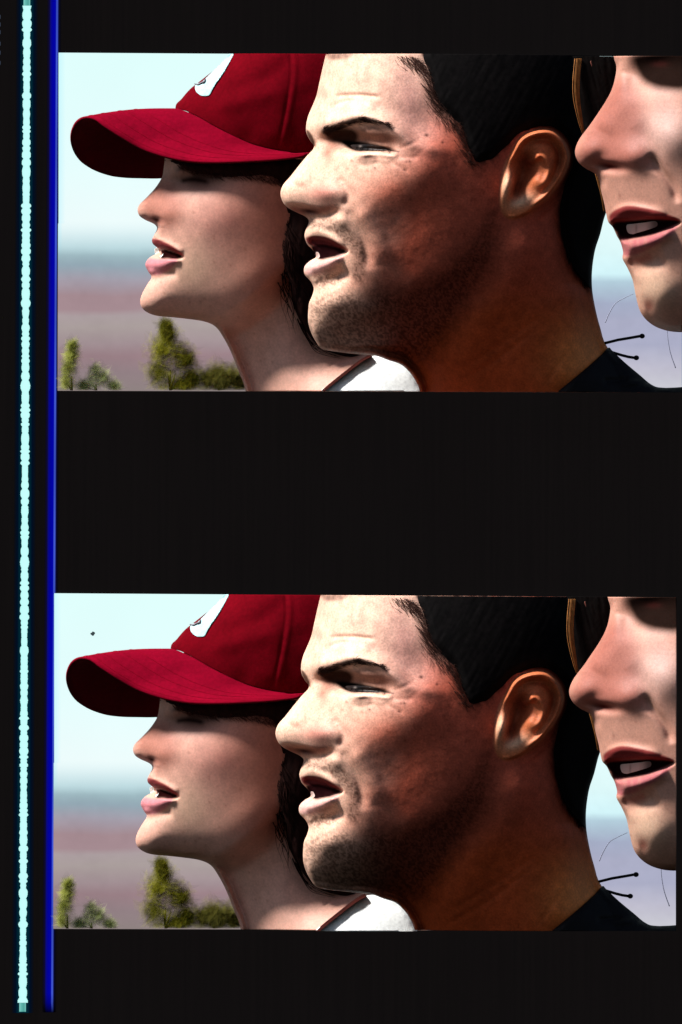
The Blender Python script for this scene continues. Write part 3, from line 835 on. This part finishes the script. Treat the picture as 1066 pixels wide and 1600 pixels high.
def m_col(Q):
    c = np.tile(lin((230, 184, 158)), (len(Q), 1))
    shade_skin = lin((162, 48, 14))  # front kept pale, side dark: light and shade painted into the skin
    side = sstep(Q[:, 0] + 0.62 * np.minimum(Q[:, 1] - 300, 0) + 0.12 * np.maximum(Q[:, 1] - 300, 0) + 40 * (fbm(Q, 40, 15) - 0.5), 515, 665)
    c = mix(c, shade_skin, 0.88 * side)
    c = mix(c, lin((180, 82, 58)), 0.6 * gauss(Q, 605, 310, 60, 36, -30))
    c = mix(c, lin((158, 84, 76)), 0.75 * gauss(Q, 506, 304, 34, 20)) ; c = mix(c, lin((120, 52, 44)), 0.8 * line(Q, [(446, 322), (470, 330), (500, 330), (528, 322)], 8))  # ruddy nostril wing, and the nose underside's shade painted in
    c = mix(c, lin((196, 140, 130)), 0.4 * gauss(Q, 650, 190, 46, 50))
    c = mix(c, lin((166, 66, 24)), 0.85 * sstep(seg_side(Q, JAW), 0, 60) * sstep(Q[:, 1], 400, 500))  # neck below the jaw darkened with painted shade
    c = mix(c, lin((218, 130, 62)), 0.8 * gauss(Q, 920, 560, 60, 60))  # rim light painted on the nape
    c = mix(c, lin((196, 150, 130)), 0.6 * sstep(fbm(Q, 26, 51), 0.35, 0.75) * sstep(200 - Q[:, 1], 0, 30))
    c = mix(c, lin((170, 110, 104)), 0.6 * gauss(Q, 640, 150, 30, 60))
    # ear: lit tragus and lobe, shaded hollows painted in
    de, _ = sdf(Q, EAR)
    ear = sstep(de, -3, 3)
    c = mix(c, lin((192, 106, 66)), ear)
    c = mix(c, lin((228, 184, 150)), ear * 0.8 * np.clip(gauss(Q, 790, 292, 9, 20, 8) + gauss(Q, 815, 316, 20, 9, -20), 0, 1))
    c = mix(c, lin((120, 40, 24)), ear * 0.8 * np.clip(gauss(Q, 824, 258, 22, 26) + gauss(Q, 808, 296, 8, 18, 22) + 0.6 * line(Q, [(830, 226), (856, 224), (872, 242), (868, 270)], 7), 0, 1))
    c = c * (1 + 0.26 * (fbm(Q, 12, 71, 4) - 0.5) + 0.14 * (fbm(Q, 40, 75) - 0.5))[:, None]
    # stubble: beard area, also painted dark where the jaw is in shade
    beard = poly(Q, [(480, 512), (515, 500), (555, 480), (585, 446), (630, 446), (690, 420), (745, 360), (775, 330), (775, 400), (725, 490), (680, 560), (640, 575), (600, 566), (500, 552), (480, 510)], 26)
    mous = poly(Q, [(482, 346), (512, 340), (535, 350), (560, 372), (574, 400), (566, 440), (548, 430), (556, 400), (540, 384), (514, 362), (484, 358)], 6)
    sp = sstep(vnoise(Q, 2.2, 81), 0.3, 0.75)
    c = mix(c, lin((38, 17, 11)), np.clip(beard * (0.56 + 0.26 * sp) + mous * (0.34 + 0.4 * sp), 0, 0.92))
    c = mix(c, lin((70, 40, 30)), poly(Q, [(484, 472), (520, 456), (560, 462), (560, 500), (520, 512), (486, 508)], 10) * (0.08 + 0.5 * sp))
    soul = poly(Q, [(490, 430), (520, 426), (534, 440), (500, 452)], 6)
    c = mix(c, lin((70, 34, 24)), soul * (0.2 + 0.5 * sp))
    hd = -sdf(Q, mh_out)[0]
    c = mix(c, lin((50, 28, 24)), 0.95 * np.exp(-np.maximum(hd, 0) / 10.0) * np.clip(0.1 + 1.3 * strand_h(Q, -0.45, 6, 87), 0, 1) * sstep(de, 3, -12))
    c = mix(c, lin((92, 64, 54)), 0.8 * poly(Q, [(508, 78), (548, 78), (546, 90), (528, 94), (514, 92)], 4) * (0.4 + 0.8 * fbm(Q, 5, 19, 2)).clip(0, 1))
    # brow and eye; socket shade and lit lower lid painted in
    br = poly(Q, [(504, 203), (520, 198), (540, 191), (560, 184), (585, 186), (602, 193), (585, 193), (562, 193), (542, 200), (522, 208), (508, 211)], 3)
    c = mix(c, lin((112, 54, 38)), 0.75 * poly(Q, [(510, 210), (545, 202), (580, 198), (606, 206), (620, 222), (608, 232), (580, 230), (545, 228), (518, 236)], 10))
    c = mix(c, lin((26, 12, 9)), 0.95 * poly(Q, [(505, 206), (530, 201), (550, 202), (560, 212), (556, 224), (536, 226), (515, 220)], 5))
    c = mix(c, lin((40, 20, 14)), br * 0.9 * (1 - 0.75 * sstep(Q[:, 0], 568, 606)) * (0.7 + 0.6 * fbm(Q, 5, 37, 2)).clip(0, 1))
    c = mix(c, lin((12, 7, 7)), poly(Q, [(534, 221), (552, 221), (575, 224), (600, 230), (624, 239), (604, 238), (580, 237), (560, 238), (545, 233)], 2.6))
    c = mix(c, lin((236, 196, 170)), 0.7 * line(Q, [(554, 247), (574, 242), (594, 242), (622, 247)], 3.0))
    c = mix(c, lin((120, 56, 46)), 0.6 * line(Q, [(558, 252), (574, 249), (594, 250)], 1.8))
    c = mix(c, lin((150, 84, 64)), 0.7 * gauss(Q, 512, 240, 10, 16))
    c = mix(c, lin((110, 44, 36)), 0.2 * line(Q, [(556, 250), (572, 258), (592, 252)], 2.5))
    c = mix(c, lin((36, 14, 12)), poly(Q, [(479, 203), (484, 206), (490, 216), (493, 229), (487, 224), (480, 211)], 1.5) * 0.9)
    # mouth
    c = mix(c, lin((92, 36, 36)), poly(Q, [(478, 372), (490, 368), (508, 370), (526, 378), (542, 390), (532, 390), (514, 386), (496, 386), (482, 382)], 2))
    c = mix(c, lin((26, 8, 9)), poly(Q, [(486, 386), (500, 382), (520, 385), (541, 392), (532, 400), (514, 404), (498, 405)], 2))
    c = mix(c, lin((226, 170, 160)), 0.9 * poly(Q, [(476, 416), (484, 408), (500, 407), (520, 404), (538, 398), (530, 412), (508, 422), (486, 430), (477, 427)], 2.5))
    c = mix(c, lin((150, 70, 60)), 0.5 * line(Q, [(484, 431), (508, 425), (530, 416)], 4))
    c = mix(c, lin((60, 22, 18)), 0.9 * gauss(Q, 484, 330, 15, 4, 10))
    # freckles, moles and dust
    for k in range(110):
        u, v = rng.uniform(520, 760), rng.uniform(250, 420)
        r_ = rng.uniform(1.2, 2.4)
        c = mix(c, lin((96, 40, 26)), rng.uniform(0.25, 0.6) * gauss(Q, u, v, r_, r_))
    for u, v, r_ in ((666, 213, 3.2), (691, 224, 2.4), (632, 267, 2.4), (640, 254, 2.0), (586, 264, 1.6)):
        c = mix(c, lin((60, 30, 28)), 0.95 * gauss(Q, u, v, r_, r_ * 0.8))
    return np.clip(c, 0, 1)
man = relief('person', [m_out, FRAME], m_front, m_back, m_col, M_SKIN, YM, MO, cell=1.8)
tag(man, 'bare headed man with cropped black hair and stubble in the middle of the {} frame', 'person', 'three people in profile in each frame')

# black cropped hair
def hair_h(Q):
    d, _ = sdf(Q, mh_out)
    return np.maximum(m_inf(Q)[0] - 2, m_inf(Q)[0] + m_feat(Q) * sstep(m_inf(Q)[1], 0, 12) - 1) + 8 * sstep(d, -2, 14) + 0.7 * (strand_h(Q, 0.5, 4, 25) - 0.3) * sstep(d, 0, 8)
relief('hair', [mh_out, m_out, FRAME], hair_h, lambda Q: m_inf(Q)[0] - 14, lambda Q: lin((15, 12, 12)) * (0.25 + 0.75 * strand_h(Q, 0.5, 6, 35))[:, None], M_HAIR, YM, MO, man, 2.0)
hp = []
hl = smooth([(632, 86), (650, 92), (662, 104), (670, 124), (676, 146), (686, 164), (704, 182), (718, 197), (726, 216), (732, 236), (742, 252)], 8, False)
for k in range(620):
    p = hl[random.randrange(len(hl))] + rng.normal(0, 3.6, 2) + A([-1.0, 0.6]) * abs(rng.normal(0, 5.0))
    if p[1] < 88: continue
    L = random.uniform(10, 24) if p[1] < 190 else random.uniform(5, 11)
    ang = math.radians(random.gauss(62 if p[1] < 180 else 80, 14))
    a = (p[0] - 2, p[1]); b = (a[0] + L * 0.5 * math.cos(ang) + 2, a[1] + L * 0.5 * math.sin(ang) - 1); e_ = (a[0] + L * math.cos(ang) + 6, a[1] + L * math.sin(ang))
    hp.append([e_, b, a] if random.random() < 0.3 else [a, b, e_])
strands('hairline', hp, m_front, M_HAIR, YM, MO, man, 0.6, lin((66, 42, 36)), 1.2)
hp = []
for k in range(120):
    v = random.uniform(330, 446); u = np.interp(v, [330, 356, 384, 406, 424, 440], [876, 878, 884, 892, 902, 916])
    hp.append([(u + 6, v - 8), (u, v), (u - random.uniform(0, 8) + 5, v + random.uniform(8, 16))])
strands('nape_hair', hp, m_front, M_HAIR, YM, MO, man, 1.5, lin((24, 15, 13)), 2.0)
# eyebrow hairs
hp = []
for k in range(165):
    t = random.random() ** 1.4
    u = 505 + 104 * t; v = np.interp(u, [505, 520, 540, 562, 590, 612], [206, 205, 198, 190, 193, 201]) - 1.5 + random.gauss(0, 3.2 * (1 - 0.4 * t))
    L = random.uniform(7, 12); an = math.radians(-38 + 58 * t + random.gauss(0, 12))
    hp.append([(u, v), (u + L * 0.5 * math.cos(an), v + L * 0.5 * math.sin(an)), (u + L * math.cos(an), v + L * math.sin(an) + 1.5)])
strands('eyebrow', hp, m_front, M_HAIR, YM, MO, man, 1.1, lin((36, 19, 15)), 1.5)
hp = []
for k in range(14):
    u = random.uniform(556, 612); v = np.interp(u, [532, 556, 584, 614], [231, 233, 234, 238])
    hp.append([(u, v - 2), (u - 2, v + 2), (u - 3, v + 2.5 + random.random())])
strands('eyelashes', hp, m_front, M_HAIR, YM, MO, man, 1.2, lin((14, 9, 8)), 3.0)
# the squinting eye in its slit, a pale glint painted on it
relief('eye', [smooth([(548, 228), (562, 226), (580, 228), (598, 232), (606, 235.5), (594, 236.5), (574, 236.5), (556, 235)], 4)], lambda Q: m_front(Q) + 1.0 + 2.5 * gauss(Q, 574, 231, 22, 7), lambda Q: m_front(Q) - 5,
       lambda Q: mix(mix(np.tile(lin((44, 30, 26)), (len(Q), 1)), lin((10, 7, 7)), gauss(Q, 570, 231, 11, 8)), lin((120, 108, 102)), gauss(Q, 563, 229.5, 2.2, 1.6)), M_GLOSS, YM, MO, man, 1.0)
# lower teeth glint
relief('teeth', [smooth([(494, 394), (498, 395), (500, 401), (497, 404), (494, 400)], 3)], lambda Q: m_front(Q) + 1.5, lambda Q: m_front(Q) - 6, lambda Q: np.tile(lin((200, 170, 160)), (len(Q), 1)), M_GLOSS, YM, MO, man, 1.0)
# dark crew neck shirt
sh_out = smooth([(858, 622), (868, 614.5), (896, 592), (920, 572), (940, 554), (951, 543), (957, 548), (976, 566), (1000, 586), (1020, 602), (1040, 606), (1110, 608), (1130, 660), (1000, 760), (840, 700)], 4)
sh_in = Inflate(sh_out, 0.8)
m_sh = Inflate(smooth([(700, 540), (860, 560), (951, 540), (1000, 584), (1020, 600), (1140, 606), (1200, 800), (700, 800)], 3), 0.9)
relief('shirt', [sh_out, FRAME], lambda Q: np.maximum(m_front(Q), 0.9 * m_sh(Q)[0]) + 4 + 0.7 * sh_in(Q)[0] + 8 * (line(Q, [(960, 600), (1010, 598), (1050, 612)], 5) - line(Q, [(940, 596), (985, 594)], 5)) * sstep(sh_in(Q)[1], 0, 6),
       lambda Q: -40 * sstep(sh_in(Q)[1], 0, 20), lambda Q: lin((14, 12, 15)) * (0.7 + 0.6 * fbm(Q, 12, 77))[:, None], M_DARKCLOTH, YM, MO, man, 2.0)

# ball-tipped pins standing from the collar
def tube(name, pts, radii, mat, origin, parent, c, nseg=8):
    V = []; F = []; m = len(pts)
    P = [W(*p) for p in pts]
    for i in range(m):
        t = (P[min(i + 1, m - 1)] - P[max(i - 1, 0)]).normalized()
        a = t.cross(Vector((0, 1, 0.01))).normalized(); b = t.cross(a).normalized()
        for k in range(nseg):
            th = 2 * math.pi * k / nseg
            V.append(tuple(P[i] + (a * math.cos(th) + b * math.sin(th)) * radii[i] * S))
    for i in range(m - 1):
        for k in range(nseg):
            F.append((i * nseg + k, i * nseg + (k + 1) % nseg, (i + 1) * nseg + (k + 1) % nseg, (i + 1) * nseg + k))
    F.append(tuple(range(nseg))[::-1]); F.append(tuple(range((m - 1) * nseg, m * nseg)))
    return link_mesh(name, V, F, mat, origin, parent, np.tile(c, (len(V), 1)))
BLK = lin((20, 19, 22))
def pin(path, rad, label):
    org = W(path[0][0], path[0][1], -20)
    root = tube('collar_pin', [(u, v, -20) for u, v in path], [rad] * len(path), M_DARKCLOTH, org, None, BLK)
    e = path[-1]; V = []; F = []; n1, n2 = 8, 12
    R = rad * 2.0
    ctr = W(e[0] + R * 0.6, e[1], -20)
    for i in range(n1 + 1):
        ph = math.pi * i / n1
        for k in range(n2):
            th = 2 * math.pi * k / n2
            V.append(tuple(ctr + Vector((math.sin(ph) * math.cos(th), math.sin(ph) * math.sin(th), math.cos(ph) * 0.9)) * R * S))
    for i in range(n1):
        for k in range(n2):
            F.append((i * n2 + k, i * n2 + (k + 1) % n2, (i + 1) * n2 + (k + 1) % n2, (i + 1) * n2 + k))
    link_mesh('ball_tip', V, F, M_DARKCLOTH, org, root, np.tile(BLK, (len(V), 1)))
    tag(root, label, 'pin', 'ball tipped pins at the collar')
    return root
pin_a = pin([(938, 538), (950, 535), (966, 531), (984, 528), (1001, 525)], 2.2, 'longer upper black pin with ball tip above the collar, {} frame')
pin_b = pin([(952, 549), (962, 552), (972, 555), (982, 557.5), (992, 559)], 2.2, 'shorter lower black pin with ball tip on the collar, {} frame')
def wisp(path, rad, label, y):
    org = W(path[0][0], path[0][1], y)
    q = smooth(path, 6, False)
    o = tube('dry_stalk', [(a, b, y) for a, b in q], [rad * (1 - 0.5 * i / len(q)) for i in range(len(q))], M_MATTE, org, None, lin((150, 152, 172)), 6)
    tag(o, label, 'stalk', 'thin stalks beside the collar'); return o
stalks = [wisp([(946, 504), (952, 490), (962, 474), (975, 466), (990, 459)], 0.8, 'faint curved stalk left of the dimpled chin, {} frame', 360),
          wisp([(1056, 575), (1048, 552), (1044, 530), (1043, 514)], 0.8, 'thin upright stalk below the dimpled chin, {} frame', 355)]

# ------------------------------------------------------------------ woman at the right edge, nearest
YR = -250
RO = base_origin(1010, YR)
r_out = smooth([(958, 60), (959.5, 89), (963.5, 104), (961, 123), (956, 140), (947, 157.5), (935, 176), (922, 195), (908, 213.5), (900.5, 228), (899, 241), (905, 254), (916, 263.5), (930, 271), (936, 280), (939.5, 298), (945, 320), (948, 336), (951, 347),
                (958, 355), (964, 368), (970, 379), (974, 394), (973, 404), (981, 419), (989, 438), (994, 463), (1000, 485), (1010, 499.5), (1025, 510.5), (1044, 517), (1062, 519), (1090, 520), (1120, 540), (1150, 640), (1400, 700), (1420, 300), (1360, 60), (1200, -60), (1020, -40)], 4)
r_inf = Inflate(r_out, 1.0)
def r_feat(Q):
    f = 0
    f = f - 28 * gauss(Q, 1030, 106, 46, 30) + 3 * gauss(Q, 1034, 118, 22, 14)
    f = f - 12 * gauss(Q, 990, 126, 20, 26)
    f = f + 7 * line(Q, [(970, 110), (958, 160), (934, 205)], 22)
    f = f + 12 * gauss(Q, 917, 236, 20, 20) + 16 * gauss(Q, 984, 246, 28, 22)
    f = f - 16 * gauss(Q, 952, 261, 24, 8, 8) - 4 * gauss(Q, 940, 245, 12, 10)
    f = f - 4 * line(Q, [(990, 196), (1016, 224), (1022, 248), (1014, 272)], 14)
    f = f - 7 * line(Q, [(1010, 240), (1030, 264), (1050, 292), (1060, 320)], 7)
    f = f + 16 * gauss(Q, 1052, 215, 42, 40)
    f = f + 8 * line(Q, [(954, 340), (978, 328), (1008, 330), (1042, 340)], 8)
    f = f - 26 * poly(Q, [(957, 348), (985, 345), (1020, 342), (1056, 346), (1056, 352), (1024, 366), (990, 374), (970, 377)], 4)
    f = f + 14 * line(Q, [(974, 386), (998, 384), (1028, 374), (1054, 358)], 10)
    f = f - 11 * line(Q, [(978, 416), (1006, 414), (1040, 400)], 14)
    f = f + 14 * gauss(Q, 1032, 462, 30, 34) - 3.5 * gauss(Q, 1014, 479, 9, 12, -10)
    return f
def r_front(Q):
    h, d = r_inf(Q)
    return h + r_feat(Q) * sstep(d, 0, 10)
def r_col(Q):
    c = np.tile(lin((192, 138, 118)), (len(Q), 1))
    c = mix(c, lin((148, 82, 70)), 0.8 * poly(Q, [(958, 130), (1000, 150), (1015, 240), (1000, 265), (920, 262), (902, 235)], 18))  # nose redder and darker: shade put into its colour
    c = mix(c, lin((212, 178, 168)), 0.6 * gauss(Q, 1040, 200, 36, 40))  # painted highlight on the cheek
    c = mix(c, lin((206, 180, 150)), 0.5 * gauss(Q, 1020, 450, 40, 40))  # painted highlight on the chin
    c = c * (1 + 0.10 * (fbm(Q, 18, 91) - 0.5))[:, None]
    c = mix(c, lin((70, 22, 20)), gauss(Q, 952, 260, 19, 6, 8))
    c = mix(c, lin((122, 48, 46)), poly(Q, [(952, 338), (962, 328), (980, 322), (1004, 325), (1030, 331), (1058, 342), (1058, 348), (1030, 345), (1000, 344), (975, 349), (957, 350)], 2))
    c = mix(c, lin((24, 9, 10)), poly(Q, [(957, 350), (985, 345), (1020, 343), (1060, 346), (1060, 350), (1024, 366), (990, 373), (970, 376), (963, 364)], 2))
    c = mix(c, lin((164, 86, 92)) * 1.0, 0.9 * (0.75 + 0.4 * vnoise(Q * A([1.0, 0.2]), 4, 95)).clip(0, 1) * poly(Q, [(970, 378), (990, 374), (1024, 366), (1058, 352), (1050, 366), (1024, 384), (1000, 396), (974, 400)], 4))
    c = mix(c, lin((160, 80, 70)), 0.6 * line(Q, [(976, 406), (1000, 406), (1020, 398)], 8))
    c = mix(c, lin((150, 74, 60)), 0.7 * gauss(Q, 1014, 478, 8, 11, -10))
    # eye: lashes, liner and brow, socket shade painted nearly black
    c = mix(c, lin((5, 3, 3)), 0.98 * poly(Q, [(988, 88), (1030, 80), (1075, 80), (1075, 138), (1040, 142), (1012, 134), (996, 118)], 10))
    c = mix(c, lin((70, 30, 27)), 0.5 * gauss(Q, 1030, 100, 12, 5))
    c = mix(c, lin((150, 110, 90)), 0.4 * line(Q, [(1016, 234), (1034, 262), (1052, 290)], 3))
    for k in range(30):
        u, v = rng.uniform(960, 1060), rng.uniform(160, 500)
        c = mix(c, lin((140, 80, 66)), 0.35 * gauss(Q, u, v, 1.6, 1.6))
    return c
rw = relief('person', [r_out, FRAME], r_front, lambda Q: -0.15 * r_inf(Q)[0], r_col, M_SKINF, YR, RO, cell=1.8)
tag(rw, 'woman with parted lips cut off by the right edge of the {} frame', 'person', 'three people in profile in each frame')
relief('teeth', [smooth([(979, 352), (990, 350), (1008, 348), (1024, 346), (1026, 354), (1010, 360), (996, 364), (988, 366), (981, 363)], 4)], lambda Q: r_front(Q) + 5 - 1.5 * (gauss(Q, 994, 357, 1.5, 9) + gauss(Q, 1011, 354, 1.5, 9)), lambda Q: r_front(Q) - 4,
       lambda Q: lin((186, 168, 160)) * ((1 - 0.75 * sstep(Q[:, 0], 1006, 1024)) * (1 - 0.4 * gauss(Q, 994, 357, 1.6, 9)))[:, None], M_GLOSS, YR, RO, rw, 1.4)
# hair beyond the far cheek: dark mass with a golden strand, and the far eyelid
rh_out = smooth([(896, 60), (896, 90), (898, 120), (902, 150), (907, 180), (914, 205), (922, 225), (930, 250), (936, 275), (942, 300), (947, 322), (951, 340), (956, 330), (962, 280), (985, 200), (1000, 120), (1000, 50)], 4)
rh_in = Inflate(rh_out, 0.7)
relief('hair', [rh_out, FRAME], lambda Q: -26 + 0.5 * rh_in(Q)[0] + 4 * strand_h(Q, -0.25, 5, 45) * sstep(rh_in(Q)[1], 0, 5), lambda Q: -60 + 0 * Q[:, 0],
       lambda Q: lin((13, 9, 8)) * (0.4 + strand_h(Q, -0.25, 5, 55))[:, None], M_HAIR, YR, RO, rw, 2.0)
hp = []
for k in range(30):
    o_ = random.gauss(0, 2.2)
    hp.append([(905 + o_, 91), (902 + o_, 120), (902 + o_, 150), (906 + o_ * 0.8, 178), (911 + o_ * 0.5, 202), (916 + o_ * 0.3, 216)])
for k in range(16):
    o_ = random.gauss(0, 1.2)
    hp.append([(930 + o_, 262), (936 + o_, 285), (941 + o_, 305), (945 + o_, 330)])
strands('hair_strand', hp, lambda Q: -16 + 0 * Q[:, 0], M_HAIR, YR, RO, rw, 1.6, lin((156, 104, 58)), 3)
relief('far_eyelid', [smooth([(923, 95), (934, 92), (946, 96), (951, 108), (948, 124), (941, 130), (933, 116), (926, 105)], 4)], lambda Q: -14 - 8 * sstep(Q[:, 1], 110, 124) + 6 * gauss(Q, 942, 124, 6, 5), lambda Q: -40 + 0 * Q[:, 0],
       lambda Q: mix(mix(np.tile(lin((120, 70, 60)), (len(Q), 1)), lin((20, 10, 10)), line(Q, [(926, 108), (936, 116), (946, 118)], 4)), lin((190, 160, 156)), gauss(Q, 942, 125, 5, 4)), M_SKINF, YR, RO, rw, 1.4)  # pale spot is the eyelid's highlight, painted in

# ------------------------------------------------------------------ lower frame: a copy of every thing, with its parts
def copy_tree(o, parent=None):
    c = o.copy(); col.objects.link(c); c.parent = parent
    for ch in list(o.children):
        copy_tree(ch, c)
    return c
tops = [sky, field, woman, cap, man, rw, pin_a, pin_b] + bushes + stalks
for o in tops:
    lab = o.get('label')
    c = copy_tree(o)
    y = o.location.y
    k = (D + y) / D
    u = o.location.x / (S * k) + 533; v = 800 - o.location.z / (S * k)
    u2, v2 = to_lower(u, v)
    c.location = W(u2, v2, y / S)
    c.scale = (0.997, 1, 0.9925)
    if lab:
        c['label'] = lab.format('lower'); o['label'] = lab.format('upper')

# ------------------------------------------------------------------ specks of dust on the film
def speck(u, v, r_, y, label, seed, c=(70, 92, 92)):
    rr = np.random.default_rng(seed); V = []; F = []
    n = 11; ctr = W(u, v, y)
    for s_ in (0, 1):
        for k in range(n):
            a = 2 * math.pi * k / n; q = r_ * rr.uniform(0.5, 1.2)
            V.append(tuple(W(u + q * math.cos(a), v + q * math.sin(a), y - 1.2 * s_)))
    for k in range(n):
        F.append((k, (k + 1) % n, n + (k + 1) % n, n + k))
    F.append(tuple(range(n))); F.append(tuple(range(n, 2 * n)))
    o = link_mesh('dust_speck', V, F, M_MATTE, ctr, None, np.tile(lin(c), (len(V), 1)), False)
    return tag(o, label, 'dust speck')
speck(145, 990, 3.2, YB - 10, 'tiny grey speck on the pale sky of the lower frame', 4)
